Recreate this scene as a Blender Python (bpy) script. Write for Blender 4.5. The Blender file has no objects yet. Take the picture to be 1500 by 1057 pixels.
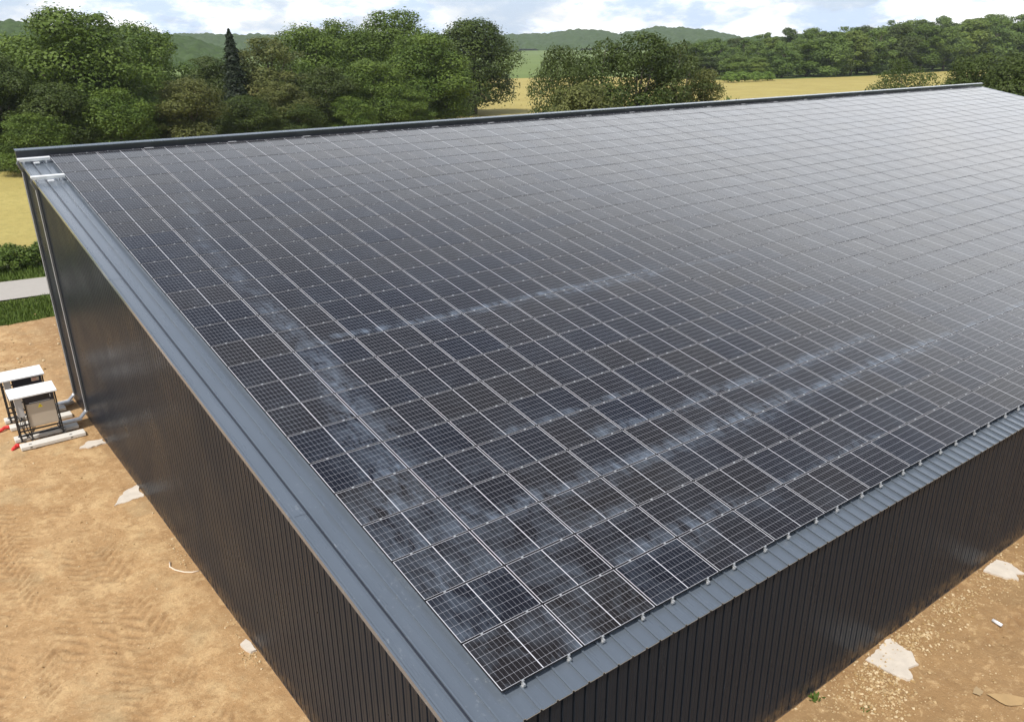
import bpy, bmesh, math, random
import numpy as np
from mathutils import Vector, Matrix, noise
from math import radians as R, sin, cos, pi
random.seed(7); rng = np.random.default_rng(11)
sc = bpy.context.scene; C = sc.collection

# ------------------------------------------------------------------ helpers
def link(o, parent=None):
    C.objects.link(o)
    if parent: o.parent = parent
    return o
def tag(o, label=None, cat=None, group=None, kind=None):
    if label: o['label'] = label
    if cat: o['category'] = cat
    if group: o['group'] = group
    if kind: o['kind'] = kind
    return o
def empty(name, loc=(0, 0, 0), rot=(0, 0, 0)):
    o = bpy.data.objects.new(name, None); o.location = loc; o.rotation_euler = rot
    o.empty_display_size = .3
    return link(o)
class MB:
    def __init__(s): s.v = []; s.f = []; s.m = []; s.uv = []
    def quad(s, *p, mi=0, uv=None):
        i = len(s.v); s.v += [tuple(q) for q in p]; s.f.append(tuple(range(i, i + len(p)))); s.m.append(mi)
        s.uv.append(uv or [(0, 0)] * len(p))
    def box(s, x0, x1, y0, y1, z0, z1, mi=0, M=None):
        c = [Vector(p) for p in ((x0,y0,z0),(x1,y0,z0),(x1,y1,z0),(x0,y1,z0),(x0,y0,z1),(x1,y0,z1),(x1,y1,z1),(x0,y1,z1))]
        if M: c = [M @ p for p in c]
        i = len(s.v); s.v += [tuple(p) for p in c]
        for f in ((3,2,1,0),(4,5,6,7),(0,1,5,4),(1,2,6,5),(2,3,7,6),(3,0,4,7)):
            s.f.append(tuple(i + k for k in f)); s.m.append(mi); s.uv.append([(0, 0)] * 4)
    def bar(s, a, b, w, h=None, mi=0):
        a = Vector(a); b = Vector(b); d = b - a; L = d.length; h = h or w
        z = d.normalized(); up = Vector((0, 0, 1)) if abs(z.z) < .95 else Vector((0, 1, 0))
        x = up.cross(z).normalized(); y = z.cross(x)
        M = Matrix.Translation(a) @ Matrix((x, y, z)).transposed().to_4x4()
        s.box(-w/2, w/2, -h/2, h/2, 0, L, mi, M)
    def tube(s, pts, r, n=8, mi=0, r2=None):
        pts = [Vector(p) for p in pts]; rings = []
        for k, p in enumerate(pts):
            d = (pts[min(k+1, len(pts)-1)] - pts[max(k-1, 0)]).normalized()
            up = Vector((0, 0, 1)) if abs(d.z) < .9 else Vector((1, 0, 0))
            x = up.cross(d).normalized(); y = d.cross(x)
            rr = r if r2 is None else r + (r2 - r) * k / max(1, len(pts) - 1)
            i = len(s.v)
            for j in range(n):
                a = 2*pi*j/n; s.v.append(tuple(p + x*rr*cos(a) + y*rr*sin(a)))
            rings.append(i)
        for k in range(len(rings) - 1):
            for j in range(n):
                a, b = rings[k], rings[k+1]
                s.f.append((a+j, a+(j+1) % n, b+(j+1) % n, b+j)); s.m.append(mi); s.uv.append([(0, 0)]*4)
        s.f.append(tuple(rings[0]+j for j in reversed(range(n)))); s.m.append(mi); s.uv.append([(0, 0)]*n)
        s.f.append(tuple(rings[-1]+j for j in range(n))); s.m.append(mi); s.uv.append([(0, 0)]*n)
    def prism(s, poly, z0, z1, mi=0):
        n = len(poly)
        s.quad(*[(x, y, z1) for x, y in poly], mi=mi)
        for i in range(n):
            (a, b), (c, d) = poly[i], poly[(i+1) % n]
            s.quad((a, b, z0), (c, d, z0), (c, d, z1), (a, b, z1), mi=mi)
    def mesh(s, name, mats, smooth=False, uv=False):
        me = bpy.data.meshes.new(name); me.from_pydata(s.v, [], s.f)
        for m in (mats if isinstance(mats, (list, tuple)) else [mats]): me.materials.append(m)
        me.polygons.foreach_set('material_index', s.m)
        if smooth: me.polygons.foreach_set('use_smooth', [True]*len(s.f))
        if uv:
            l = me.uv_layers.new(name='UVMap'); l.data.foreach_set('uv', [c for f in s.uv for p in f for c in p])
        me.update(); return me
    def build(s, name, mats, parent=None, smooth=False, uv=False):
        return link(bpy.data.objects.new(name, s.mesh(name, mats, smooth, uv)), parent)
def bevel(o, w=.01, seg=2):
    m = o.modifiers.new('bevel', 'BEVEL'); m.width = w; m.segments = seg; m.limit_method = 'ANGLE'; return o

# node material helper
class NT:
    def __init__(s, name):
        s.mat = bpy.data.materials.new(name); s.mat.use_nodes = True; s.t = s.mat.node_tree
        s.b = s.t.nodes['Principled BSDF']; s.out = s.t.nodes['Material Output']
    def n(s, typ, **k):
        nd = s.t.nodes.new(typ)
        for a, v in k.items(): setattr(nd, a, v)
        return nd
    def set(s, sock, v):
        if isinstance(v, bpy.types.NodeSocket): s.t.links.new(v, sock)
        else: sock.default_value = v
    def math(s, op, a, b=0.0, c=None, clamp=False):
        nd = s.n('ShaderNodeMath', operation=op, use_clamp=clamp); s.set(nd.inputs[0], a); s.set(nd.inputs[1], b)
        if c is not None: s.set(nd.inputs[2], c)
        return nd.outputs[0]
    def mix(s, f, a, b, mode='MIX'):
        nd = s.n('ShaderNodeMix', data_type='RGBA', blend_type=mode)
        s.set(nd.inputs[0], f); s.set(nd.inputs[6], a); s.set(nd.inputs[7], b); return nd.outputs[2]
    def noise(s, vec, scale, detail=4, rough=.55, dist=0.0):
        nd = s.n('ShaderNodeTexNoise'); s.set(nd.inputs['Vector'], vec); nd.inputs['Scale'].default_value = scale
        nd.inputs['Detail'].default_value = detail; nd.inputs['Roughness'].default_value = rough
        nd.inputs['Distortion'].default_value = dist; return nd.outputs[0]
    def mapr(s, v, a, b, c=0.0, d=1.0, smooth=False):
        nd = s.n('ShaderNodeMapRange'); nd.interpolation_type = 'SMOOTHSTEP' if smooth else 'LINEAR'
        s.set(nd.inputs[0], v)
        for i, x in enumerate((a, b, c, d)): s.set(nd.inputs[i+1], x)
        return nd.outputs[0]
    def pos(s): return s.n('ShaderNodeNewGeometry').outputs['Position']
    def mapping(s, vec, scale=(1, 1, 1), rot=(0, 0, 0), loc=(0, 0, 0)):
        nd = s.n('ShaderNodeMapping'); s.set(nd.inputs[0], vec); nd.inputs['Scale'].default_value = scale
        nd.inputs['Rotation'].default_value = rot; nd.inputs['Location'].default_value = loc; return nd.outputs[0]
    def bump(s, h, strength=.5, dist=.02):
        nd = s.n('ShaderNodeBump'); nd.inputs['Strength'].default_value = strength; nd.inputs['Distance'].default_value = dist
        s.set(nd.inputs['Height'], h); s.t.links.new(nd.outputs[0], s.b.inputs['Normal'])
    def p(s, **k):
        for a, v in k.items(): s.set(s.b.inputs[a.replace('_', ' ')], v)
        return s
def plain(name, col, rough=.5, metal=0.0, var=.12, scale=6.0, spec=.5):
    m = NT(name); nz = m.noise(m.pos(), scale, 5)
    a = tuple(c*(1-var) for c in col)+(1,); b = tuple(min(1, c*(1+var)) for c in col)+(1,)
    m.p(Base_Color=m.mix(nz, a, b), Roughness=m.mapr(nz, .3, .7, max(0, rough-.06), rough+.06), Metallic=metal)
    m.b.inputs['Specular IOR Level'].default_value = spec
    return m.mat

# ------------------------------------------------------------------ camera
G = 4.55                                   # height of the panel plane at the near corner above the ground
TH = 0.18589786                            # roof pitch
cT, sT = cos(TH), sin(TH)
def RP(u, v, n=0.0): return Vector((u, v*cT - n*sT, v*sT + n*cT + G))
ROOF = Matrix.Translation((0, 0, G)) @ Matrix.Rotation(TH, 4, 'X')
Mw = ((0.7901894407649295, -0.6128241743903319, -0.00686869609989782), (-0.24366417778616495, -0.3038629961319115, -0.9210293415757217), (0.5623419032644614, 0.7294613155352889, -0.3894326295628495))
CAM = Vector((-6.0202992743, -8.3240729266, 9.3606315985 + G))
cd = bpy.data.cameras.new('camera'); cam = link(bpy.data.objects.new('camera', cd)); sc.camera = cam
Rm = Matrix((Vector(Mw[0]), -Vector(Mw[1]), -Vector(Mw[2]))).transposed()
cam.matrix_world = Matrix.Translation(CAM) @ Rm.to_4x4()
cd.sensor_width = 36; cd.lens = 1223.93/1500*36; cd.shift_x = -10.99/1500; cd.shift_y = 51.8/1500
cd.clip_end = 20000; cd.clip_start = .1
HZ = Vector((CAM.x, CAM.y))
def at(px, d):                              # world xy at a distance d along a compass bearing given as a column of the photo
    x = (px - 760.99)/1223.93; y = (63 - 580.3)/1223.93
    w = Vector(Mw[0])*x + Vector(Mw[1])*y + Vector(Mw[2]); w = Vector((w.x, w.y)).normalized()
    return HZ + w*d
def hgt(ytop, d, px=750):                   # height of a thing whose top is seen at row ytop
    x = (px - 760.99)/1223.93; y = (ytop - 580.3)/1223.93
    w_ = Vector(Mw[0])*x + Vector(Mw[1])*y + Vector(Mw[2]); return CAM.z + d*w_.z/math.hypot(w_.x, w_.y)

# ------------------------------------------------------------------ light
SUN_AZ = Vector((-0.93, -0.36, 0)).normalized(); EL = R(58)
sd = bpy.data.lights.new('sun', 'SUN'); sd.energy = 4.0; sd.angle = R(.6); sd.color = (1, .955, .89)
so = link(bpy.data.objects.new('sun', sd))
sv = Vector((SUN_AZ.x*cos(EL), SUN_AZ.y*cos(EL), sin(EL)))
so.rotation_euler = sv.to_track_quat('Z', 'Y').to_euler(); so.location = (0, 0, 60)
w = bpy.data.worlds.new('World'); sc.world = w; w.use_nodes = True
t = w.node_tree; bg = t.nodes['Background']
sky = t.nodes.new('ShaderNodeTexSky'); sky.sky_type = 'NISHITA'; sky.sun_disc = False
sky.sun_elevation = EL; sky.sun_rotation = math.atan2(SUN_AZ.x, SUN_AZ.y); sky.air_density = 1.2; sky.dust_density = 1.5
def wn(typ, **k):
    nd = t.nodes.new(typ)
    for a, v in k.items(): setattr(nd, a, v)
    return nd
tc = wn('ShaderNodeTexCoord'); sep = wn('ShaderNodeSeparateXYZ'); t.links.new(tc.outputs['Generated'], sep.inputs[0])
def wm(op, a, b):
    nd = wn('ShaderNodeMath', operation=op)
    for i, v in enumerate((a, b)):
        if isinstance(v, (int, float)): nd.inputs[i].default_value = v
        else: t.links.new(v, nd.inputs[i])
    return nd.outputs[0]
mp = wn('ShaderNodeMapping'); t.links.new(tc.outputs['Generated'], mp.inputs[0]); mp.inputs['Scale'].default_value = (1, 1, 2.6); mp.inputs['Location'].default_value = (.35, .2, .1)
nz = wn('ShaderNodeTexNoise'); nz.inputs['Scale'].default_value = 7.5; nz.inputs['Detail'].default_value = 9; nz.inputs['Roughness'].default_value = .56; nz.inputs['Distortion'].default_value = .25
t.links.new(mp.outputs[0], nz.inputs['Vector'])
def wr(v, a, b, c, d):
    nd = wn('ShaderNodeMapRange'); nd.interpolation_type = 'SMOOTHSTEP'; t.links.new(v, nd.inputs[0])
    for i, x in enumerate((a, b, c, d)): nd.inputs[i+1].default_value = x
    return nd.outputs[0]
elev = sep.outputs[2]
# broken cloud: almost closed towards the horizon, thinning to blue overhead
cover = wr(wm('ADD', nz.outputs[0], wr(elev, .30, .85, .10, -.14)), .42, .62, .0, 1.0)
veil = wm('MULTIPLY', wr(elev, .33, .60, .97, .05), wr(elev, .04, .15, .80, 1.0))
cover = wm('MULTIPLY', cover, wr(elev, .22, .46, 1.0, .25))
fac = wm('MAXIMUM', cover, veil)
nz2 = wn('ShaderNodeTexNoise'); nz2.inputs['Scale'].default_value = 13; nz2.inputs['Detail'].default_value = 7; nz2.inputs['Roughness'].default_value = .6
t.links.new(mp.outputs[0], nz2.inputs['Vector'])
shade = wr(nz2.outputs[0], .40, .62, 0.0, 1.0)
mc = wn('ShaderNodeMix', data_type='RGBA'); t.links.new(wm('MAXIMUM', wm('MULTIPLY', shade, cover), wr(elev, .05, .16, 0.0, .72)), mc.inputs[0]); mc.inputs[6].default_value = (7.0, 8.6, 10.9, 1); mc.inputs[7].default_value = (14.2, 14.1, 13.9, 1)
mx = wn('ShaderNodeMix', data_type='RGBA'); gain = wm('ADD', wm('MULTIPLY', wr(elev, .05, .22, 0.0, 1.0), wr(elev, .32, .56, .24, 0.0)), 1.0)
vm = wn('ShaderNodeVectorMath', operation='SCALE'); t.links.new(mc.outputs[2], vm.inputs[0]); t.links.new(gain, vm.inputs['Scale'])
t.links.new(fac, mx.inputs[0]); t.links.new(sky.outputs[0], mx.inputs[6]); t.links.new(vm.outputs[0], mx.inputs[7])
t.links.new(mx.outputs[2], bg.inputs[0]); bg.inputs[1].default_value = .10
sc.view_settings.view_transform = 'Standard'; sc.view_settings.look = 'None'; sc.view_settings.exposure = .12; sc.view_settings.gamma = 1
sc.cycles.max_bounces = 8; sc.cycles.transparent_max_bounces = 8
try: sc.cycles.use_denoising = True
except Exception: pass

# ------------------------------------------------------------------ materials
DX, DY, PW, PH = 1.742, 1.142, 1.722, 1.124
NC, NR = 43, 26
def roof_uv(m):                             # roof coordinates (u along the eave, v up the slope) from the world position
    s = m.n('ShaderNodeSeparateXYZ'); m.set(s.inputs[0], m.pos())
    v = m.math('ADD', m.math('MULTIPLY', s.outputs[1], cT), m.math('MULTIPLY', m.math('SUBTRACT', s.outputs[2], G), sT))
    return s.outputs[0], v
def pv_material():
    m = NT('solar cells')
    uvn = m.n('ShaderNodeUVMap'); s = m.n('ShaderNodeSeparateXYZ'); m.set(s.inputs[0], uvn.outputs[0])
    x = m.math('MULTIPLY', s.outputs[0], PW); y = m.math('MULTIPLY', s.outputs[1], PH)
    xm = m.math('ABSOLUTE', m.math('SUBTRACT', x, PW/2))            # distance from the middle line
    hx0, hx1 = .0075, PW/2 - .024
    cw = (hx1 - hx0)/9
    fx = m.math('FRACT', m.math('DIVIDE', m.math('SUBTRACT', xm, hx0), cw))
    dx = m.math('MULTIPLY', m.math('MINIMUM', fx, m.math('SUBTRACT', 1.0, fx)), cw)
    y0, y1 = .0165, PH - .0165; ch = (y1 - y0)/6
    fy = m.math('FRACT', m.math('DIVIDE', m.math('SUBTRACT', y, y0), ch))
    dy = m.math('MULTIPLY', m.math('MINIMUM', fy, m.math('SUBTRACT', 1.0, fy)), ch)
    line = m.math('MAXIMUM', m.math('LESS_THAN', dx, .0019), m.math('LESS_THAN', dy, .0026))
    # chamfered cell corners at every second crossing read as bright dots
    dots = m.math('LESS_THAN', m.math('ADD', dx, dy), .0085)
    line = m.math('MAXIMUM', line, dots)
    marg = m.math('MAXIMUM', m.math('LESS_THAN', xm, hx0), m.math('GREATER_THAN', xm, hx1))
    marg = m.math('MAXIMUM', marg, m.math('MAXIMUM', m.math('LESS_THAN', y, y0), m.math('GREATER_THAN', y, y1)))
    white = m.math('MAXIMUM', line, marg)
    u, v = roof_uv(m)
    cell = m.n('ShaderNodeCombineXYZ'); m.set(cell.inputs[0], m.math('FLOOR', m.math('DIVIDE', u, DX))); m.set(cell.inputs[1], m.math('FLOOR', m.math('DIVIDE', v, DY)))
    wn_ = m.n('ShaderNodeTexWhiteNoise', noise_dimensions='2D'); m.set(wn_.inputs['Vector'], cell.outputs[0])
    rnd = wn_.outputs['Value']
    dark = m.mix(rnd, (.0065, .0070, .0115, 1), (.0130, .0105, .0090, 1))
    # fine bus wires lighten each cell a little
    fb = m.math('FRACT', m.math('DIVIDE', y, .0186)); bw = m.math('LESS_THAN', m.math('ABSOLUTE', m.math('SUBTRACT', fb, .5)), .045)
    dark = m.mix(m.math('MULTIPLY', bw, .10), dark, (.25, .25, .27, 1))
    col = m.mix(white, dark, m.mix(marg, (.27, .27, .29, 1), (.60, .60, .63, 1)))
    # ---- dust left by dried run-off: streaks with shapes of their own on the roof
    uvc = m.n('ShaderNodeCombineXYZ'); m.set(uvc.inputs[0], u); m.set(uvc.inputs[1], v)
    wob = m.math('MULTIPLY', m.math('SUBTRACT', m.noise(uvc.outputs[0], 1.3, 3), .5), .55)
    segs = [(3.2,24,2.15,18.9,.28,.35),(2.15,18.9,2.13,14.5,.28,.5),(2.13,14.5,2.2,11.6,.30,.8),(2.2,11.6,1.95,9.2,.38,1),(1.95,9.2,1.6,7.4,.45,.9),(1.6,7.4,1.25,5.4,.6,.9),
            (1.25,5.4,.5,4.4,.65,.75),(.5,4.4,.6,2.2,.55,.75),(1.25,5.4,1.9,3.5,.5,.7),
            (3.1,11.75,5.2,11.45,.13,.8),(5.2,11.45,9.5,11.4,.22,.8),(9.5,11.4,14.6,11.3,.26,1),(14.6,11.3,19,11.2,.14,.6),
            (1.9,3.5,5.6,3.43,.30,.8),(5.6,3.43,8.5,3.45,.26,1),(8.5,3.45,12.4,3.45,.34,1),(12.4,3.45,19.5,3.45,.24,.9),(19.5,3.45,26,3.5,.12,.6),
            (6.2,4.75,9,4.6,.16,.7),(9,4.6,17.8,4.58,.22,.75),(4.2,5.8,8.4,5.75,.14,.6),
            (3.9,1.25,7.2,1.2,.25,.7),(7.2,1.2,13,1.2,.13,.5),(1.9,2.3,5,2.3,.2,.6),(1.9,.6,2.6,1.05,.3,.5),(1.3,.75,1.7,.9,.28,.7),(5.4,.8,5.9,1.0,.25,.8),(7.6,1.0,8.2,.9,.2,.6)]
    acc = None
    for (ax, ay, bx, by, r, st) in segs:
        ex, ey = bx-ax, by-ay; L2 = ex*ex + ey*ey
        pu = m.math('SUBTRACT', u, ax); pv = m.math('SUBTRACT', v, ay)
        tt = m.math('MULTIPLY_ADD', pu, ex/L2, m.math('MULTIPLY', pv, ey/L2)); tt = m.math('MAXIMUM', m.math('MINIMUM', tt, 1.0), 0.0)
        du = m.math('MULTIPLY_ADD', tt, -ex, pu); dv = m.math('MULTIPLY_ADD', tt, -ey, pv)
        d = m.math('SQRT', m.math('MULTIPLY_ADD', du, du, m.math('MULTIPLY', dv, dv)))
        q = m.mapr(m.math('ADD', d, wob), 0.0, r*1.9, st, 0.0, smooth=True)
        acc = q if acc is None else m.math('MAXIMUM', acc, q)
    cloudn = m.mapr(m.noise(m.mapping(uvc.outputs[0], (2.2, 1.1, 1)), 1.5, 6, .62, .6), .36, .66)
    dust = m.math('MULTIPLY', acc, cloudn)
    corner = m.math('MULTIPLY', m.mapr(u, 5.5, .2, 0, 1, True), m.mapr(v, 8.5, 2.0, 0, 1, True))
    film = m.math('MULTIPLY', m.mapr(m.noise(uvc.outputs[0], .9, 7, .65, .4), .46, .68), m.math('MULTIPLY_ADD', corner, .75, .10))
    dust = m.math('MAXIMUM', dust, film)
    low = m.math('SUBTRACT', 1.0, s.outputs[1]); dust = m.math('MULTIPLY', dust, m.math('MULTIPLY_ADD', m.math('MULTIPLY', low, low), .75, .62))
    runs = m.mapr(m.noise(m.mapping(uvc.outputs[0], (11, .8, 1)), 1.0, 3), .38, .62, .72, 1.2); dust = m.math('MULTIPLY', dust, runs)
    col = m.mix(m.math('MULTIPLY', dust, .27), col, (.36, .44, .55, 1))
    tiny = m.math('GREATER_THAN', m.noise(uvc.outputs[0], 14, 2), .79)
    col = m.mix(m.math('MULTIPLY', tiny, .5), col, (.5, .5, .48, 1))
    m.p(Base_Color=col, Roughness=m.math('MULTIPLY_ADD', rnd, .04, .10), IOR=1.42)
    return m.mat
M_PV = pv_material()
M_FRAME = plain('black anodised frame', (.014, .014, .016), .55, 0, .1, 6, .25)
M_ALU = plain('bright aluminium', (.46, .47, .48), .45, .5)
M_BACK = plain('panel backsheet', (.55, .55, .56), .6)
def sheet_material(name, col, rough, dirt):
    m = NT(name); P = m.pos()
    n1 = m.noise(P, .5, 5); n2 = m.noise(m.mapping(P, (3, .35, .35)), 1.0, 6, .6); n3 = m.noise(P, 9, 6, .7)
    c = m.mix(n1, tuple(x*.88 for x in col)+(1,), tuple(x*1.12 for x in col)+(1,))
    if dirt:
        u, v = roof_uv(m)
        sp = m.math('MULTIPLY', m.mapr(n3, .58, .74), m.mapr(m.noise(P, 1.3, 4), .45, .7))
        near = m.math('MULTIPLY', m.mapr(v, 9.5, 2.5, 0, 1, True), m.mapr(u, .7, -.35, 0, 1, True))
        c = m.mix(m.math('MULTIPLY', sp, m.math('MULTIPLY_ADD', near, .75, .12)), c, (.45, .47, .48, 1))
    if not dirt:
        sz = m.n('ShaderNodeSeparateXYZ'); m.set(sz.inputs[0], P)
        mud = m.math('MULTIPLY', m.mapr(sz.outputs[2], .75, .0, 0, 1, True), m.mapr(m.noise(P, 4, 7, .7), .42, .70))
        c = m.mix(m.math('MULTIPLY', mud, .8), c, (.20, .13, .065, 1))
    m.p(Base_Color=c, Roughness=m.mapr(n2, .3, .7, rough-.07, rough+.1))
    m.b.inputs['Coat Weight'].default_value = .9; m.b.inputs['Coat IOR'].default_value = 1.6; m.b.inputs['Coat Roughness'].default_value = .25
    if not dirt: m.bump(m.noise(P, 1.1, 3), .10, .03)
    return m.mat
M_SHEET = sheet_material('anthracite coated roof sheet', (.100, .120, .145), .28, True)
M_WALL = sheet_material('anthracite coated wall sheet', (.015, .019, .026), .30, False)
M_WALL.node_tree.nodes['Principled BSDF'].inputs['Coat Weight'].default_value = 0
M_WALL.node_tree.nodes['Principled BSDF'].inputs['IOR'].default_value = 1.17
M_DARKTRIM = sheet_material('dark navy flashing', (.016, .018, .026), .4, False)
M_TRAY = plain('galvanised cable tray', (.70, .71, .72), .45, .15, .1, 12)
M_TRAYDARK = plain('grey painted cable tray', (.10, .105, .11), .4, .1)
M_CAP = plain('pale cut edge of sheet', (.50, .50, .48), .5, .2)
M_BLACK = plain('black painted steel', (.010, .010, .011), .45)
M_BEIGE = plain('light grey inverter casing', (.46, .395, .31), .45, 0, .04)
M_NAVY = plain('dark blue plastic', (.018, .022, .040), .4)
M_WHITE = plain('white painted steel', (.84, .86, .87), .4, 0, .03)
M_GREY = plain('light grey junction box', (.42, .42, .42), .5, 0, .05)
M_CONC = plain('pale concrete', (.62, .59, .53), .85, 0, .12, 9)
M_PAD = plain('poured white concrete', (.56, .50, .42), .92, 0, .22, 4)
M_RED = plain('red corrugated duct', (.62, .035, .03), .5)
M_YEL = plain('warning yellow', (.85, .72, .02), .5, 0, .03)
M_INK = plain('black ink', (.01, .01, .01), .5)
M_STICK = plain('pale sticker paper', (.68, .55, .42), .5)
M_PLAST = plain('white plastic pipe', (.75, .76, .78), .4)
M_BARK = plain('grey brown bark', (.10, .08, .06), .9, 0, .3, 3)

def dirt_material():
    m = NT('sandy building site soil'); P = m.pos()
    n1 = m.noise(P, .22, 6, .6, .3); n2 = m.noise(P, .8, 10, .74, .15); n3 = m.noise(P, 7, 8, .7)
    c = m.mix(m.mapr(n1, .35, .65), (.370, .222, .100, 1), (.445, .283, .138, 1))
    c = m.mix(m.math('MULTIPLY', m.mapr(n2, .47, .62), .85), c, (.57, .395, .205, 1))
    c = m.mix(m.math('MULTIPLY', m.mapr(m.noise(P, 1.9, 9, .72), .52, .64), .65), c, (.29, .17, .075, 1))
    c = m.mix(m.math('MULTIPLY', m.mapr(m.noise(P, .38, 5, .6, .5), .56, .66), .55), c, (.40, .30, .165, 1))
    # damp ochre soil on the eave side
    s = m.n('ShaderNodeSeparateXYZ'); m.set(s.inputs[0], P)
    damp = m.math('MULTIPLY', m.mapr(s.outputs[0], 0, 4), m.mapr(s.outputs[1], 2, -1))
    c = m.mix(m.math('MULTIPLY', damp, .55), c, (.30, .19, .085, 1))
    # a darker strip of soil along the wall feet
    dl = m.math('MULTIPLY', m.mapr(s.outputs[0], -1.55, -1.05, 0, 1, True), m.mapr(n2, .3, .6))
    dr = m.math('MULTIPLY', m.mapr(s.outputs[1], -.95, -.5, 0, 1, True), m.mapr(s.outputs[0], -2, 0))
    c = m.mix(m.math('MULTIPLY', m.math('MAXIMUM', dl, dr), .6), c, (.235, .135, .060, 1))
    c = m.mix(m.math('MULTIPLY', m.mapr(n3, .55, .70), .7), c, (.27, .165, .075, 1))
    c = m.mix(m.math('MULTIPLY', m.mapr(m.noise(P, 3.3, 9, .75, .3), .52, .62), .45), c, (.60, .42, .22, 1))
    c = m.mix(m.math('MULTIPLY', m.mapr(m.noise(P, 17, 4, .6), .64, .70), .6), c, (.72, .56, .36, 1))
    ch_ = m.n('ShaderNodeAttribute', attribute_name='churn').outputs['Fac']
    c = m.mix(m.math('MULTIPLY', m.math('MULTIPLY', ch_, m.mapr(m.noise(P, 3.5, 6, .7), .35, .6)), .75), c, (.27, .155, .070, 1))
    m.p(Base_Color=c, Roughness=.92); m.b.inputs['Specular IOR Level'].default_value = .2
    hh = m.math('MULTIPLY_ADD', n3, .5, m.math('MULTIPLY', n2, .9)); m.bump(hh, .8, .09)
    return m.mat
M_DIRT = dirt_material()
def field_material(name, ca, cb, cc, scale, stripe=(0, 0), rough=.9):
    m = NT(name); P = m.pos()
    n1 = m.noise(P, scale, 6, .62); n2 = m.noise(P, scale*14, 5, .7); n3 = m.noise(m.mapping(P, (1, 1, 1), (0, 0, .6)), scale*.22, 4)
    c = m.mix(m.mapr(n1, .35, .65), ca+(1,), cb+(1,)); c = m.mix(m.math('MULTIPLY', m.mapr(n2, .48, .68), .65), c, cc+(1,))
    c = m.mix(m.math('MULTIPLY', m.mapr(n3, .45, .62), .35), c, tuple(x*.82 for x in cb)+(1,))
    m.p(Base_Color=c, Roughness=rough); m.b.inputs['Specular IOR Level'].default_value = .1
    m.bump(n2, .6, .25); return m.mat
M_GOLD = field_material('ripening cereal field', (.34, .275, .090), (.40, .330, .112), (.25, .22, .07), .09)
M_MEADOW = field_material('green meadow', (.115, .165, .045), (.155, .205, .060), (.12, .155, .045), .012)
M_GRASS = field_material('rough grass', (.10, .135, .032), (.13, .165, .045), (.19, .19, .06), .5)
M_FLOOR = field_material('wood floor undergrowth', (.05, .06, .02), (.07, .075, .03), (.04, .045, .015), .3)  # dark green undergrowth below the trees
M_ROAD = plain('pale gravel track', (.36, .335, .30), .9, 0, .10, 2)
M_CANOPY = field_material('distant wood canopy', (.045, .075, .022), (.06, .095, .028), (.032, .055, .018), .05)

def leaf_material(name, ca, cb, cc):
    m = NT(name); oi = m.n('ShaderNodeObjectInfo'); at_ = m.n('ShaderNodeAttribute', attribute_name='tint')
    c = m.mix(at_.outputs['Fac'], ca+(1,), cb+(1,))
    c = m.mix(m.math('MULTIPLY', oi.outputs['Random'], .75), c, cc+(1,))
    tr = m.n('ShaderNodeBsdfTranslucent'); m.set(tr.inputs['Color'], m.mix(.5, c, (.14, .19, .03, 1)))
    m.p(Base_Color=c, Roughness=.55); m.b.inputs['Specular IOR Level'].default_value = .25
    ms = m.n('ShaderNodeMixShader'); ms.inputs[0].default_value = .20
    m.t.links.new(m.b.outputs[0], ms.inputs[1]); m.t.links.new(tr.outputs[0], ms.inputs[2]); m.t.links.new(ms.outputs[0], m.out.inputs[0])
    return m.mat
M_LEAF = leaf_material('oak leaves', (.056, .100, .015), (.140, .200, .032), (.085, .128, .020))
M_FARLEAF = leaf_material('far wood leaves', (.055, .100, .022), (.155, .225, .046), (.130, .185, .040))
M_FARLEAF2 = leaf_material('far wood yellow green leaves', (.085, .135, .026), (.200, .255, .052), (.140, .180, .036))
M_LEAF2 = leaf_material('olive leaves', (.090, .105, .028), (.150, .160, .048), (.115, .125, .034))
M_LEAF3 = leaf_material('dark leaves', (.038, .062, .013), (.085, .120, .024), (.060, .078, .018))
M_LEAF4 = leaf_material('bright shrub leaves', (.11, .19, .03), (.18, .27, .05), (.13, .20, .03))
M_NEEDLE = leaf_material('spruce needles', (.018, .032, .014), (.032, .050, .020), (.02, .03, .015))

# ------------------------------------------------------------------ ground and fields (the setting)
def sheet(name, poly, z, mat, kind='structure', label=None):
    b = MB(); b.quad(*[(x, y, z) for x, y in poly]); o = b.build(name, mat); tag(o, label, None, None, kind); return o
def wobble(poly, step, amp, seed=0):
    out = []
    for i, p in enumerate(poly):
        q = poly[(i+1) % len(poly)]; L = math.hypot(q[0]-p[0], q[1]-p[1]); n = max(1, int(L/step))
        for k in range(n):
            x = p[0]+(q[0]-p[0])*k/n; y = p[1]+(q[1]-p[1])*k/n
            nv = noise.noise_vector(Vector((x/step*.7, y/step*.7, seed))) + noise.noise_vector(Vector((x/step*.16, y/step*.16, seed+5)))*2.2
            out.append((x+nv.x*amp, y+nv.y*amp))
    return out
tag(sheet('ground', [(-9000, -9000), (9000, -9000), (9000, 9000), (-9000, 9000)], -.25, M_MEADOW), 'green meadow stretching to the wooded hills', 'ground')
GOLD = [(-150, 56.5), (3, 60.5), (60, 62), (120, 45), (200, 15), (320, 40), (520, 60), (620, 200), (485, 199), (411, 204), (335, 200), (292, 206), (268, 214), (262, 286), (226, 292), (120, 330), (-150, 300)]
tag(sheet('field', GOLD, -.012, M_GOLD), 'golden field of ripening cereal behind the barn', 'field')
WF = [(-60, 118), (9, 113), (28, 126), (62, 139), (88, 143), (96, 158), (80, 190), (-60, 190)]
sheet('wood_floor', wobble(WF, 5, 1.5), -.006, M_FLOOR)
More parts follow.
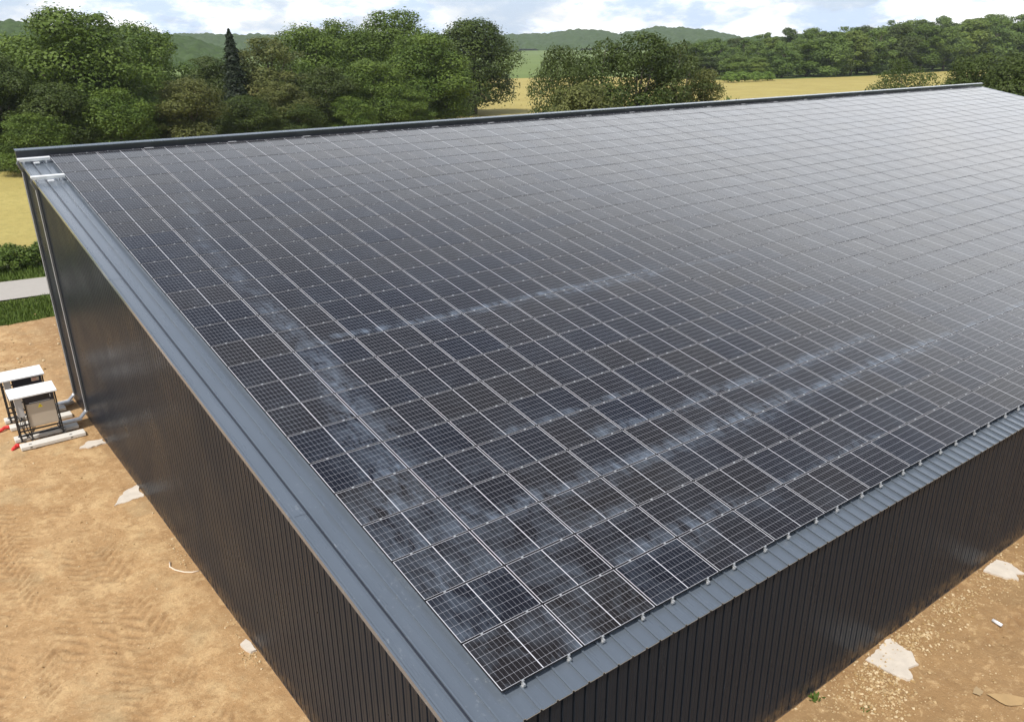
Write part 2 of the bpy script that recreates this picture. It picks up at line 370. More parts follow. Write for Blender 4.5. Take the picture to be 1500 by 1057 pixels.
# trodden yard: one displaced sheet round the barn
def yard():
    xs = np.concatenate([np.arange(-26, -9, .5), np.arange(-9, -.9, .07), np.arange(-.9, 5.2, 1.0), np.arange(5.2, 24, .07), np.arange(24, 90, 2.0)])
    ys = np.concatenate([np.arange(-16, -7, .5), np.arange(-7, -.4, .07), np.arange(-.4, 5, .6), np.arange(5, 26, .075), np.arange(26, 46.01, .1)])
    X, Y = np.meshgrid(xs, ys); Z = np.zeros_like(X); churn = np.zeros_like(X)
    def bandpass(x0, x1, y0, y1, w):
        return np.clip((X-x0)/w, 0, 1)*np.clip((x1-X)/w, 0, 1)*np.clip((Y-y0)/w, 0, 1)*np.clip((y1-Y)/w, 0, 1)
    fine = ((X > -9) & (X < -.9) & (Y > 4)) | ((X > 5.2) & (X < 24) & (Y < -.4) & (Y > -7)) 
    it = np.argwhere(fine)
    for i, j in it:
        x, y = X[i, j], Y[i, j]
        a = noise.fractal(Vector((x*.5, y*.5, 1)), 1.0, 2.0, 5)*.045
        b = noise.noise(Vector((x*3.1, y*3.1, 4)))*.012
        Z[i, j] = a + b
    WV = np.zeros_like(X); WD = np.zeros_like(X); ND = np.zeros_like(X)
    for i, j in it:
        n_ = noise.noise_vector(Vector((X[i, j]*.9, Y[i, j]*.9, 7))); WV[i, j] = n_.x*.22; WD[i, j] = n_.y*.16; ND[i, j] = noise.fractal(Vector((X[i, j]*.45, Y[i, j]*.45, 3)), 1, 2, 3)
    # wheel tracks with tread bars
    def track(pts, half, seed, depth=.05):
        nonlocal Z, churn
        pts = np.array(pts)
        for (ax, ay), (bx, by) in zip(pts[:-1], pts[1:]):
            wv = WV
            ex, ey = bx-ax, by-ay; L = math.hypot(ex, ey); ex /= L; ey /= L
            s = (X-ax)*ex+(Y-ay)*ey; d = -(X-ax)*ey+(Y-ay)*ex + WD; st = s + WV
            inside = (np.abs(d) < half) & (s > 0) & (s < L) & fine
            mask = np.clip((half-np.abs(d))/.08, 0, 1)*np.clip(s/.5, 0, 1)*np.clip((L-s)/.5, 0, 1)
            tread = np.abs(np.sin((st*.8+d*(1.0 if seed % 2 < 1 else -.7))*pi/.27))**.7*.058 - .024 - depth*.5
            gate = 1/(1+np.exp(-(ND*3+np.sin(s*.53+seed*2)*.5+.1)*5))
            Z += np.where(inside, mask*tread*gate, 0); churn = np.maximum(churn, np.where(inside, mask*gate*np.clip(1.15-np.abs(np.sin((st*.8+d*(1.0 if seed % 2 < 1 else -.7))*pi/.27))*.9, 0, 1), 0))
    for k, (x0, x1) in enumerate(((-5.9, -5.0), (-5.1, -4.5), (-4.2, -3.7), (-3.35, -3.1), (-2.5, -2.7))):
        track([(x0, 5.5), (x1, 14), (x1-.5, 23)], .30, k*1.7, .04)
    track([(-6.8, 9), (-5.4, 16), (-5.6, 23)], .3, 9, .07); track([(-9, 29), (-1.2, 32.5)], .25, 3); track([(-9, 34), (0, 37.5)], .3, 5); track([(-9, 40), (1, 41.3)], .3, 6)
    track([(9.3, -3.4), (12, -2.6), (15, -2.7)], .25, 2, .08); track([(9, -4.8), (13, -3.6), (17, -3.9)], .28, 4, .08); track([(13, -2.2), (19, -2.0)], .22, 1, .05)
    # trench by the red ducts
    for (tx, ty) in ((-4.3, 25.6), (-4.4, 27.75)):
        Z -= np.clip(1-np.abs(Y-ty)/.22, 0, 1)*np.clip((-3.75-X)/.2, 0, 1)*np.clip((X+7)/1, 0, 1)*.10
    Z -= Z*np.clip(1-np.abs(X+2.5)/1.6, 0, 1)*np.clip(1-np.abs(Y-27)/2.6, 0, 1)
    edge = 43.0 + np.vectorize(lambda x: noise.noise(Vector((x*.35, 2, 0)))*.6)(X) + X*.08
    nx, ny = len(xs), len(ys)
    keep = Y[:-1, :-1] < edge[:-1, :-1]
    wallin = (X[:-1, :-1] > -.6) & (X[:-1, :-1] < 74) & (Y[:-1, :-1] > 0) & (Y[:-1, :-1] < 28)
    keep &= ~wallin
    me = bpy.data.meshes.new('yard'); idx = np.arange(nx*ny).reshape(ny, nx)
    a = idx[:-1, :-1][keep]; b = idx[:-1, 1:][keep]; c = idx[1:, 1:][keep]; d = idx[1:, :-1][keep]
    F = np.stack([a, b, c, d], 1)
    me.from_pydata(np.stack([X.ravel(), Y.ravel(), Z.ravel()], 1).tolist(), [], F.tolist())
    me.polygons.foreach_set('use_smooth', [True]*len(F)); me.materials.append(M_DIRT); me.update()
    me.attributes.new('churn', 'FLOAT', 'POINT').data.foreach_set('value', churn.ravel().astype(np.float32))
    o = link(bpy.data.objects.new('dirt_yard', me)); tag(o, 'sandy soil yard with wheel tracks round the barn', 'ground', None, 'structure')
yard()
sheet('grass_verge', wobble([(-40, 38.5), (6, 42.0), (60, 44), (60, 62), (3, 61), (-40, 58)], 1.6, .35, 3), -.09, M_GRASS)
road = sheet('track', wobble([(-60, 46.3), (-1.1, 48.6), (2, 48.4), (60, 48), (60, 53), (2, 53.1), (-.4, 53.4), (-60, 51)], 2.0, .14, 5), .002, M_ROAD)
tag(road, 'pale gravel farm track beyond the yard', 'track')

# ------------------------------------------------------------------ the barn
barn = empty('metal_barn', (37.5, 14.5, 0)); B0 = Matrix.Translation((-37.5, -14.5, 0))
tag(barn, 'long anthracite metal barn with a single slope roof covered in solar panels', 'barn')
def bpart(b, name, mats, parent=barn, base=(37.5, 14.5, 0), **k):
    o = b.build(name, mats, None, **k); o.parent = parent; o.matrix_parent_inverse = Matrix.Translation([-c for c in base]); return o
UL, UR, VT = -1.0, 76.0, 30.1; NS = -.15     # sheet extents, sheet level below the panel faces
WX, WY, WXR, WYB = -.985, -.45, 75.95, 29.5
def sheet_z(y): # underside of roof at y
    return (y + NS*sT)/cT*sT + NS*cT + G - .012
# roof sheet with trapezoid ribs every 333 mm
b = MB(); prof = []
k0 = .06 - .3333*3
prof.append((UL, 0))
for i in range(0, 233):
    u = k0 + .33333*i
    if u - .04 <= UL: continue
    if u + .04 > UR: break
    prof += [(u-.012, 0), (u-.026, .044), (u+.012, .044), (u+.034, 0)]
prof.append((UR, 0))
VE = -.535
for (u0, n0), (u1, n1) in zip(prof[:-1], prof[1:]):
    for va, vb in ((VE, 10.0), (10.0, 20.0), (20.0, VT)):
        b.quad(RP(u0, va, NS+n0), RP(u1, va, NS+n1), RP(u1, vb, NS+n1), RP(u0, vb, NS+n0))
bpart(b, 'roof_sheet', M_SHEET)
# pale cut edge of the sheets along the eave
b = MB()
for (u0, n0), (u1, n1) in zip(prof[:-1], prof[1:]):
    b.quad(RP(u0, VE-.003, NS+n0-.014), RP(u1, VE-.003, NS+n1-.014), RP(u1, VE-.003, NS+n1+.002), RP(u0, VE-.003, NS+n0+.002))
bpart(b, 'sheet_edge', M_CAP)
# wall cladding: flat faces with narrow grooves every 250 mm
def wall(name, a, bb, top, out):
    a = Vector(a); bb = Vector(bb); d = bb-a; L = d.length; d.normalize(); out = Vector(out)
    b = MB(); p = [(0, 0)]; s = .10
    while s < L-.1:
        p += [(s-.028, 0), (s-.018, -.034), (s+.018, -.034), (s+.028, 0), (s+.094, 0), (s+.1, -.004), (s+.13, -.004), (s+.136, 0)]; s += .25
    p.append((L, 0))
    for (s0, n0), (s1, n1) in zip(p[:-1], p[1:]):
        q0 = a+d*s0+out*n0; q1 = a+d*s1+out*n1
        b.quad((q0.x, q0.y, -.05), (q1.x, q1.y, -.05), (q1.x, q1.y, top(q1)), (q0.x, q0.y, top(q0)))
    return bpart(b, name, M_WALL)
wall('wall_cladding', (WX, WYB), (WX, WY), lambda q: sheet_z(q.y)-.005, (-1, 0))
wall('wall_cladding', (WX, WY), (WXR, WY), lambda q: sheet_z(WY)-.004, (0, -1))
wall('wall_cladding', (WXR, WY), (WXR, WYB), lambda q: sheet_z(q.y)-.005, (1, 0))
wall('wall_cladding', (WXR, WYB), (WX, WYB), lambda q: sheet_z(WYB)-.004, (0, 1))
# verge flashing along the left edge, folded over the wall head, in 6 m lengths
def verge(u_out, u_in, name, sgn):
    b = MB(); v = VE+.01; n = 0
    while v < VT-.05:
        ve = min(v+6.08, VT); lift = .003*(n % 2)
        P = lambda u, vv, nn: RP(u, vv, NS+nn+lift)
        top = .040
        us = [u_in, u_in-sgn*.05, u_in-sgn*.06, u_out+sgn*.05, u_out+sgn*.04, u_out]; ns_ = [.004, .006, .020, .034, .044, .044]
        for a_, b_, c_, d_ in zip(us[:-1], us[1:], ns_[:-1], ns_[1:]): b.quad(P(a_, v, c_), P(a_, ve, c_), P(b_, ve, d_), P(b_, v, d_))
        b.quad(P(u_out, v, top+.004), P(u_out, ve, top+.004), P(u_out, ve, -.07), P(u_out, v, -.07))
        v = ve+.006; n += 1
    return bpart(b, name, M_SHEET)
b = MB(); b.box(-.668, -.640, VE+.02, VT-.1, NS+.001, NS+.028, 0, ROOF); bpart(b, 'shadow_line_strip', M_DARKTRIM)  # added dark strip standing in for the shadow line at the flashing joint
verge(UL-.022, -.668, 'verge_flashing', 1); verge(UR+.02, UR-.30, 'verge_flashing', -1)
# upstand flashing along the ridge with a pale folded lip
b = MB(); f0 = 30.0
b.quad(RP(UL-.03, f0, NS+.03), RP(UR+.03, f0, NS+.03), RP(UR+.03, f0+.02, .17), RP(UL-.03, f0+.02, .17))
b.quad(RP(UL-.03, f0-.28, NS+.043), RP(UR+.03, f0-.28, NS+.043), RP(UR+.03, f0, NS+.055), RP(UL-.03, f0, NS+.055))
b.quad(RP(UL-.03, f0, NS), RP(UL-.03, f0+.02, .17), RP(UL-.03, f0+.18, .18), RP(UL-.03, f0+.18, -.6))
b.quad(RP(UL-.03, f0+.18, .18), RP(UR+.03, f0+.18, .18), RP(UR+.03, f0+.18, -.6), RP(UL-.03, f0+.18, -.6))
bpart(b, 'ridge_flashing', M_DARKTRIM)
b = MB(); x = UL-.05
while x < UR:
    xe = min(x+4.0, UR+.05)
    b.quad(RP(x, f0+.0, .174), RP(xe-.008, f0+.0, .174), RP(xe-.008, f0+.2, .186), RP(x, f0+.2, .186))
    b.quad(RP(x, f0-.004, .145), RP(xe-.008, f0-.004, .145), RP(xe-.008, f0+.0, .174), RP(x, f0+.0, .174)); x = xe
bpart(b, 'ridge_lip', M_SHEET)
for k in range(21):                         # cable pass plates on the sheet below the flashing
    u = 3.6 + 3.484*k
    b = MB(); M = ROOF
    b.box(u, u+.36, 29.73, 29.83, NS+.045, -.02, 0, M); bpart(b, 'cable_plate', M_ALU)
# steel foot rail visible at the wall foot
b = MB(); b.box(WX-.006, WX+.03, WY, WYB, -.04, .035); b.box(WX-.006, WXR, WY-.006, WY+.03, -.04, .03); bpart(b, 'base_rail', M_DARKTRIM)

# ------------------------------------------------------------------ solar panels
def glass_mesh(b, M=None, ox=0, oy=0):
    P = [Vector(p) for p in ((.009, .009, -.0025), (PW-.009, .009, -.0025), (PW-.009, PH-.009, -.0025), (.009, PH-.009, -.0025))]
    uv = [(p.x/PW, p.y/PH) for p in P]
    if M: P = [M @ p for p in P]
    b.quad(*P, mi=0, uv=uv)
def frame_mesh(b, M=None, mi=0):
    w, h = .0105, .032
    for (x0, x1, y0, y1) in ((0, PW, 0, w), (0, PW, PH-w, PH), (0, w, w, PH-w), (PW-w, PW, w, PH-w)): b.box(x0, x1, y0, y1, -h, 0, mi, M)
def back_mesh(b, M=None, mi=0):
    P = [Vector(p) for p in ((.011, .011, -.026), (.011, PH-.011, -.026), (PW-.011, PH-.011, -.026), (PW-.011, .011, -.026))]
    if M: P = [M @ p for p in P]
    b.quad(*P, mi=mi)
def clamp_mesh(b, M=None, mi=0):            # mid clamp bridging the gap to the next panel up
    b.box(-.022, .022, -.018, .018, .0015, .005, mi, M); b.box(-.022, .022, -.008, .008, -.09, .0015, mi, M); b.box(-.009, .009, -.008, .008, .006, .012, mi, M)
def end_clamp(b, mi=0):                     # clamp, short rail and foot on a roof rib at the eave
    b.box(-.032, .032, -.020, .016, .0015, .007, mi); b.box(-.032, .032, -.024, -.004, -.040, .0015, mi)
    b.box(-.024, .024, -.085, .10, -.075, -.040, mi); b.box(-.045, .045, -.075, -.02, -.112, -.075, mi); b.box(-.008, .008, -.020, -.004, .007, .018, mi)
def one(fn, name, mat, uv=False): b = MB(); fn(b); return b.mesh(name, mat, uv=uv)
ME_GLASS = one(lambda b: glass_mesh(b), 'glass', M_PV, True)
ME_FRAME = one(lambda b: (frame_mesh(b), back_mesh(b, None, 1)), 'frame', [M_FRAME, M_BACK])
ME_CLAMP = one(clamp_mesh, 'clamp', M_ALU); ME_END = one(end_clamp, 'end_clamp', M_ALU)
CX = (.415, 1.385)
def project(P):
    q = Vector(P)-CAM; a = [q.dot(Vector(r)) for r in Mw]; return (760.99+1223.93*a[0]/a[2], 580.3+1223.93*a[1]/a[2]) if a[2] > .1 else None
cand = []
for c in range(NC):
    for r in range(NR):
        q = [project(RP(c*DX+x, r*DY+y)) for x, y in ((0, 0), (PW, 0), (PW, PH), (0, PH))]
        if None in q: continue
        cx = sum(p[0] for p in q)/4; cy = sum(p[1] for p in q)/4
        vis = any(-5 < p[0] < 1505 and -5 < p[1] < 1062 for p in q)
        if not vis: continue
        ar = abs(sum(q[i][0]*q[(i+1) % 4][1]-q[(i+1) % 4][0]*q[i][1] for i in range(4)))/2
        if not (0 < cx < 1500): ar *= .4
        cand.append((ar, c, r))
cand.sort(reverse=True); chosen = {(c, r) for _, c, r in cand[:300]}
def ordw(n):
    W = ['first', 'second', 'third', 'fourth', 'fifth', 'sixth', 'seventh', 'eighth', 'ninth', 'tenth', 'eleventh', 'twelfth', 'thirteenth', 'fourteenth', 'fifteenth', 'sixteenth', 'seventeenth', 'eighteenth', 'nineteenth', 'twentieth', 'twenty-first', 'twenty-second', 'twenty-third', 'twenty-fourth', 'twenty-fifth', 'twenty-sixth', 'twenty-seventh', 'twenty-eighth']
    return W[n]
DUSTY = {(0,2),(0,3),(0,4),(0,5),(1,3),(1,5),(1,6),(1,7),(1,8),(1,9),(1,10),(1,11),(2,3),(3,3),(4,3),(5,3),(6,2),(6,3),(7,3),(8,3),(9,3),(5,4),(6,4),(3,1),(2,1)}
tilt = {}
def panel_matrix(c, r):
    if (c, r) not in tilt:
        rr = random.Random(c*131+r*7); tilt[(c, r)] = (rr.gauss(0, .0014), rr.gauss(0, .0014), rr.uniform(-.0006, .0006))
    a, e, dz = tilt[(c, r)]
    return Matrix.Translation(RP(c*DX, r*DY, dz)) @ Matrix.Rotation(TH+a, 4, 'X') @ Matrix.Rotation(e, 4, 'Y')
def child(me, name, root, loc=(0, 0, 0)):
    o = bpy.data.objects.new(name, me); C.objects.link(o); o.parent = root; o.location = loc; return o
for (c, r) in sorted(chosen):
    o = bpy.data.objects.new('solar_panel', None); o.empty_display_size = .2; C.objects.link(o)
    M = panel_matrix(c, r); o.location = M.translation; o.rotation_euler = M.to_euler()
    row = 'bottom row along the eave' if r == 0 else '%s row up from the eave' % ordw(r)
    col = 'at the left roof edge' if c == 0 else '%s from the left edge' % ordw(c)
    what = 'dusty solar panel' if (c, r) in DUSTY else 'solar panel'
    tag(o, '%s %s, %s' % (what, col, row), 'solar panel', 'solar panels covering the roof')
    child(ME_GLASS, 'glass', o); child(ME_FRAME, 'frame', o)
    for x in CX:
        child(ME_CLAMP, 'clamp', o, (x, PH+.009, 0))
        if r == 0: child(ME_END, 'end_clamp', o, (x, 0, 0)).scale = (.75, .8, 1)
b = MB()
for c in range(NC):
    for r in range(NR):
        if (c, r) in chosen: continue
        M = panel_matrix(c, r); glass_mesh(b, M); frame_mesh(b, M, 1)
        for x in CX: clamp_mesh(b, M @ Matrix.Translation((x, PH+.009, 0)), 2)
        if r == 0:
            for x in CX:
                q = MB(); end_clamp(q); i = len(b.v)
                b.v += [tuple(M @ Vector((p[0]*.75+x, p[1]*.8, p[2]))) for p in q.v]; b.f += [tuple(i+k for k in f) for f in q.f]; b.m += [2]*len(q.f); b.uv += q.uv
o = b.build('solar_panel_field', [M_PV, M_FRAME, M_ALU], uv=True)
tag(o, 'mass of smaller looking solar panels towards the ridge and far end', 'solar panels', 'solar panels covering the roof', 'stuff')

# ------------------------------------------------------------------ inverters, slabs, cable trays
def inverter(dx, dy, label, sticker):
    root = empty('inverter_station', (-2.8+dx, 26.0+dy, .16)); tag(root, label, 'inverter', 'inverter stations beside the barn')
    T = lambda x, y, z: (x+2.8, y-26.0, z-.16)
    def add(b, name, mat, par=root, **k): return b.build(name, mat, par, **k)
    x0, x1, yf, yb = -3.52, -2.10, 25.68, 26.28
    b = MB()                                 # welded angle frame
    for x in (x0, x1):
        for y in (yf, yb): b.bar(T(x, y, .175), T(x, y, 1.96 if y == yf else 2.03), .05)
        b.bar(T(x, yf, .19), T(x, yb, .19), .05); b.bar(T(x, yf, .60), T(x, yb, .60), .04); b.bar(T(x, yf, 1.93), T(x, yb, 2.0), .04)
    b.bar(T(x0, yf, .57), T(x1, yf, .57), .05); b.bar(T(x0, yb, .57), T(x1, yb, .57), .05); b.bar(T(x0, yb-.1, .19), T(x1, yb-.1, .19), .05); b.bar(T(x0, yb, 1.5), T(x1, yb, 1.5), .05)
    b.bar(T(x0, yf, 1.92), T(x1, yf, 1.92), .04); b.bar(T(-3.16, yf+.02, .2), T(-3.16, yf+.02, 1.92), .045)
    for x in (x0, x1, -3.16):
        for y in (yf, yb): b.box(*[v for p in zip(T(x-.06, y-.06, .16), T(x+.06, y+.06, .172)) for v in p])
    b.bar(T(x1, yf, .21), T(x1-.16, yf+.02, .52), .03); add(b, 'stand', M_BLACK)
    b = MB(); b.box(-.80, .78, -.46, .40, 0, .022, 0, Matrix.Translation(T(-2.8, 26.0, 2.0)) @ Matrix.Rotation(R(7), 4, 'X'))
    b.box(-.80, .78, -.462, -.44, -.035, 0, 0, Matrix.Translation(T(-2.8, 26.0, 2.0)) @ Matrix.Rotation(R(7), 4, 'X'))
    bevel(add(b, 'roof', M_WHITE), .006)
    def bx(xa, xb, ya, yb_, za, zb):
        p = T(xa, ya, za); q = T(xb, yb_, zb); return (p[0], q[0], p[1], q[1], p[2], q[2])
    b = MB(); b.box(*bx(-3.12, -2.16, 25.72, 26.10, .63, 1.55)); cas = bevel(add(b, 'casing', M_BEIGE), .015)
    b = MB()                                 # dark head with fan slots and a display
    b.box(*bx(-3.13, -2.15, 25.76, 26.12, 1.556, 1.86)); hd = add(b, 'head', M_NAVY)
    b = MB()
    for k in range(4): b.box(*bx(-3.06, -2.52, 25.752, 25.757, 1.60+k*.06, 1.625+k*.06))
    b.build('vent', M_BLACK, hd)
    b = MB(); b.box(*bx(-2.49, -2.22, 25.748, 25.757, 1.66, 1.80)); add(b, 'display', M_STICK if sticker else M_BLACK, hd)
    b = MB()
    if sticker:
        for k in range(3): b.box(*bx(-2.46+.002*k, -2.30-.03*(k % 2), 25.744, 25.747, 1.775-k*.04, 1.785-k*.04))
        b.build('lettering', M_RED, hd)
    else:
        b.box(*bx(-2.27, -2.25, 25.742, 25.747, 1.68, 1.79)); b.box(*bx(-3.0, -2.3, 25.745, 25.751, 1.575, 1.588)); b.build('trim', M_WHITE, hd)
    # warning triangle
    b = MB(); y = T(0, 25.714, 0)[1]; cx, cz = T(-2.66, 0, 1.42)[0], T(0, 0, 1.42)[2]
    tri = [(cx-.085, cz-.06), (cx+.085, cz-.06), (cx, cz+.09)]
    b.quad(*[(p, y, q) for p, q in tri]); sg = b.build('warning_sign', M_YEL, cas)
    b = MB(); bolt = [(cx+.008, cz+.045), (cx-.022, cz-.005), (cx-.002, cz-.002), (cx-.010, cz-.045), (cx+.022, cz+.008), (cx+.002, cz+.006)]
    b.quad(*[(p, y-.002, q) for p, q in bolt]); b.build('bolt_mark', M_INK, sg)
    b = MB(); b.box(*bx(-3.45, -3.22, 25.70, 25.95, 1.12, 1.90)); bevel(add(b, 'junction_box', M_GREY), .008)
    b = MB()
    for k in range(5):
        xx = -3.42+k*.045; b.tube([T(xx, 25.85, 1.12), T(xx+.02*sin(k), 25.82, .8), T(xx+.05*cos(k*2), 25.75+.03*k, .5), T(xx+.1, 25.8+.04*k, .2)], .014, 6)
    for k in range(3): b.tube([T(-3.05+k*.05, 25.9, .63), T(-3.1+k*.03, 25.88, .42), T(-3.2+k*.03, 25.95, .2)], .014, 6)
    add(b, 'cable', M_BLACK, smooth=True)
    return root
inverter(0, 0, 'nearer of the two white roofed inverter stations, dark display, warning triangle in full view', False)
inverter(-.03, 2.22, 'farther of the two white roofed inverter stations, pale sticker, partly hidden', True)
def beam(x0, x1, y0, y1, label):
    o = empty('concrete_beam', ((x0+x1)/2, (y0+y1)/2, 0)); tag(o, label, 'concrete beam', 'concrete beams under the inverters')
    L = (x1-x0)/2; W = (y1-y0)/2
    b = MB(); b.box(-L, L, -W, W, .03, .158); m = b.build('slab', M_CONC, o); bevel(m, .012)
    b = MB()
    for x in (-L*.62, -L*.05, L*.62): b.box(x-.05, x+.05, -W+.05, W-.05, -.02, .03)
    b.build('foot', M_CONC, o)
    b = MB()
    for x in (-L*.7, L*.55):
        b.box(x-.05, x+.05, -W*.35, -W*.1, .1585, .163); b.box(x-.04, x+.04, -W-.004, -W, .08, .115)
    b.build('lifting_slot', M_INK, o)
beam(-3.66, -1.44, 25.12, 25.56, 'pale concrete beam nearest the camera under the nearer inverter')
beam(-3.72, -1.50, 26.02, 26.42, 'pale concrete beam at the back of the nearer inverter')
beam(-3.68, -1.46, 27.34, 27.78, 'pale concrete beam at the front of the farther inverter')
beam(-3.74, -1.52, 28.24, 28.64, 'pale concrete beam at the back of the farther inverter')
def tray(y, v, label):
    o = empty('cable_tray', (WX-.05, y, .45)); tag(o, label, 'cable tray', 'cable trays running from roof to inverter')
    W = .17; base = (WX-.05, y, .45)
    M = ROOF
    b = MB(); b.box(UL-.12, -.02, v-W/2, v+W/2, -.035, .065, 0, M)
    bpart(b, 'roof_run', M_TRAY, o, base)
    b = MB(); b.box(-.62, -.42, v-.2, v-W/2, NS+.04, NS+.075, 0, M); b.box(UL+.04, UL+.09, v-W/2+.01, v+W/2-.01, NS+.045, -.036, 0, M); b.box(-.2, -.15, v-W/2+.01, v+W/2-.01, NS+.002, -.036, 0, M)
    bpart(b, 'bracket', M_TRAY, o, base)
    p0 = RP(UL-.10, v, 0); xw = WX-.045
    b = MB(); b.bar((UL-.09, p0.y, p0.z), (UL-.15, y, p0.z-.12), W, .06); b.bar((UL-.15, y, p0.z-.11), (xw, y, p0.z-.42), W, .06)
    b.box(xw-.035, xw+.035, y-W/2, y+W/2, .45, p0.z-.40)
    bpart(b, 'wall_run', M_TRAYDARK, o, base)
    b = MB(); b.box(xw-.040, xw-.032, y-W/2-.004, y-W/2+.03, .45, p0.z-.42); bpart(b, 'tray_edge', M_TRAY, o, base)
    b = MB(); b.bar((xw, y, .47), (-1.30, y-.05, .23), W, .06); b.box(-2.12, -1.28, y-.16, y+.04, .17, .24)
    bpart(b, 'lower_run', M_TRAY, o, base)
tray(26.62, 27.07, 'grey cable tray down the wall to the nearer inverter'); tray(28.80, 29.30, 'grey cable tray at the far wall corner leading to the farther inverter')
def duct(x, y, label, L):
    b = MB(); pts = [(x-L*k/9, y+.03*sin(k), .10-.16*(k/9)**2) for k in range(10)]
    o = b; b.tube([(x+.06, y, .08)]+pts, .07, 10, r2=.055)
    for k in range(9): b.tube([(x-L*k/9, y+.03*sin(k), .10-.16*(k/9)**2), (x-L*k/9-.012, y+.03*sin(k), .10-.16*(k/9)**2)], .078, 10)
    ob = b.build('duct', M_RED, smooth=False); tag(ob, label, 'duct', 'red ducts coming out of the soil')
duct(-3.70, 25.62, 'short red corrugated duct beside the nearer concrete beam', .22); duct(-3.72, 27.72, 'longer red corrugated duct beside the farther concrete beam', .45)

# ------------------------------------------------------------------ small things on the ground
def pad(poly, h, label, step=.05, amp=.035, seed=1):
    b = MB(); b.prism(wobble(poly, step, amp, seed), -.05, h); o = b.build('concrete_patch', M_PAD); tag(o, label, 'concrete patch', 'pale concrete patches at the wall foot')
pad([(10.49, -.62), (11.75, -.55), (11.62, -1.15), (11.35, -1.50), (11.05, -1.38), (10.82, -1.66), (10.55, -1.36)], .05, 'large white concrete patch spilling from the eave wall, nearer one', seed=1)
pad([(16.5, -.60), (17.35, -.55), (17.5, -.9), (17.25, -1.4), (17.05, -1.22), (16.8, -1.42), (16.6, -1.1)], .05, 'white concrete patch at the eave wall near the right picture edge', seed=2)
pad([(-2.0, 18.72), (-1.5, 18.72), (-1.03, 18.75), (-1.03, 19.75), (-1.5, 19.45), (-1.75, 19.05)], .045, 'cream concrete patch at the foot of the long left wall', seed=3)
pad([(-1.30, 9.40), (-1.12, 9.52), (-1.03, 9.3), (-1.03, 8.95), (-1.2, 8.92)], .07, 'small lump of white concrete against the left wall', .07, .02, 4)
pad([(-2.0, 24.1), (-1.5, 24.55), (-1.05, 24.4), (-1.05, 23.95), (-1.6, 23.8)], .04, 'faint pale concrete patch just in front of the inverters', .12, .08, 5)
pad([(-1.65, 29.25), (-1.2, 29.35), (-1.1, 28.95), (-1.5, 28.9)], .12, 'pale lump of concrete behind the farther inverter tray', .12, .05, 6)
b = MB(); P = [(-1.55, 14.25), (-1.62, 14.0), (-1.55, 13.75), (-1.38, 13.48), (-1.2, 13.33), (-1.03, 13.28)]
b.tube([(x, y, .035) for x, y in P], .022, 6); tag(b.build('strap', M_STICK, smooth=True), 'pale curved strap lying on the soil by the left wall', 'strap')
b = MB(); b.tube([(14.44, -1.80, .06), (14.40, -2.05, .06)], .045, 10); tag(b.build('pipe_offcut', M_PLAST, smooth=True), 'short white pipe offcut lying on the soil', 'pipe')
sheet('puddle', wobble([(11.6, -2.98), (12.0, -3.15), (12.2, -3.6), (11.9, -3.6), (11.62, -3.42)], .07, .035), .045, plain('pale dried mud', (.40, .265, .122), .88, 0, .25, 3))
sheet('puddle', wobble([(11.4, -2.72), (11.65, -2.70), (11.62, -2.88), (11.42, -2.86)], .05, .03, 3), .04, plain('grey mud', (.36, .255, .135), .7, 0, .2, 4))
def stones(name, spots, label):
    b = MB()
    for (cx, cy, rx, ry, n, s) in spots:
        for k in range(n):
            x = cx+random.gauss(0, rx); y = min(cy+random.gauss(0, ry), -.5) if cx > 0 else cy+random.gauss(0, ry)
            if cx < 0 and y < 29.8 and x > -1.04: x = -1.04-random.random()*.5
            r = s*random.choice((.6, .8, 1, 1, 1.3, 1.9)); z = noise.fractal(Vector((x*.5, y*.5, 1)), 1.0, 2.0, 5)*.045
            M = Matrix.Translation((x, y, z+r*.25)) @ Matrix.Rotation(random.uniform(0, 6), 4, 'Z') @ Matrix.Rotation(random.uniform(-.6, .6), 4, 'X')
            i = len(b.v); q = [(1, 0, 0), (.3, .9, .1), (-.8, .5, 0), (-.7, -.6, .1), (.4, -.8, 0), (.1, .05, .75), (0, 0, -.6)]
            b.v += [tuple(M @ Vector((p[0]*r*random.uniform(.7, 1.2), p[1]*r*random.uniform(.6, 1.1), p[2]*r))) for p in q]
            mi = random.choice((0, 0, 1, 2))
            for k2 in range(5):
                b.f.append((i+k2, i+(k2+1) % 5, i+5)); b.f.append((i+(k2+1) % 5, i+k2, i+6)); b.m += [mi]*2; b.uv += [[(0, 0)]*3]*2
    o = b.build(name, [plain('buff limestone', (.42, .30, .155), .9), plain('ochre stone', (.32, .205, .085), .9), plain('pale stone', (.55, .43, .26), .9)])
    tag(o, label, 'gravel', None, 'stuff')
stones('gravel', [(10.3, -1.1, .5, .3, 420, .028), (9.7, -1.6, .5, .35, 260, .030), (12.0, -.9, .45, .22, 300, .028), (14.3, -.85, .5, .18, 220, .026), (12.8, -1.3, .8, .4, 120, .03), (16, -1.0, .8, .3, 160, .025), (18.5, -1.2, 1, .4, 200, .025), (9, -.9, .5, .25, 160, .022), (13, -3, 3.5, 1.6, 420, .022), (8, -1.2, .6, .3, 60, .02)], 'scattered buff gravel along the eave wall')
stones('gravel', [(-1.25, 8.75, .12, .2, 60, .022), (-1.2, 9.9, .1, .4, 30, .02), (-1.2, 14.6, .1, .6, 50, .022), (-4, 14, 2, 5, 260, .018), (-5, 22, 2, 5, 160, .025), (-3, 37, 4, 3, 320, .05)], 'loose stones scattered over the left yard')
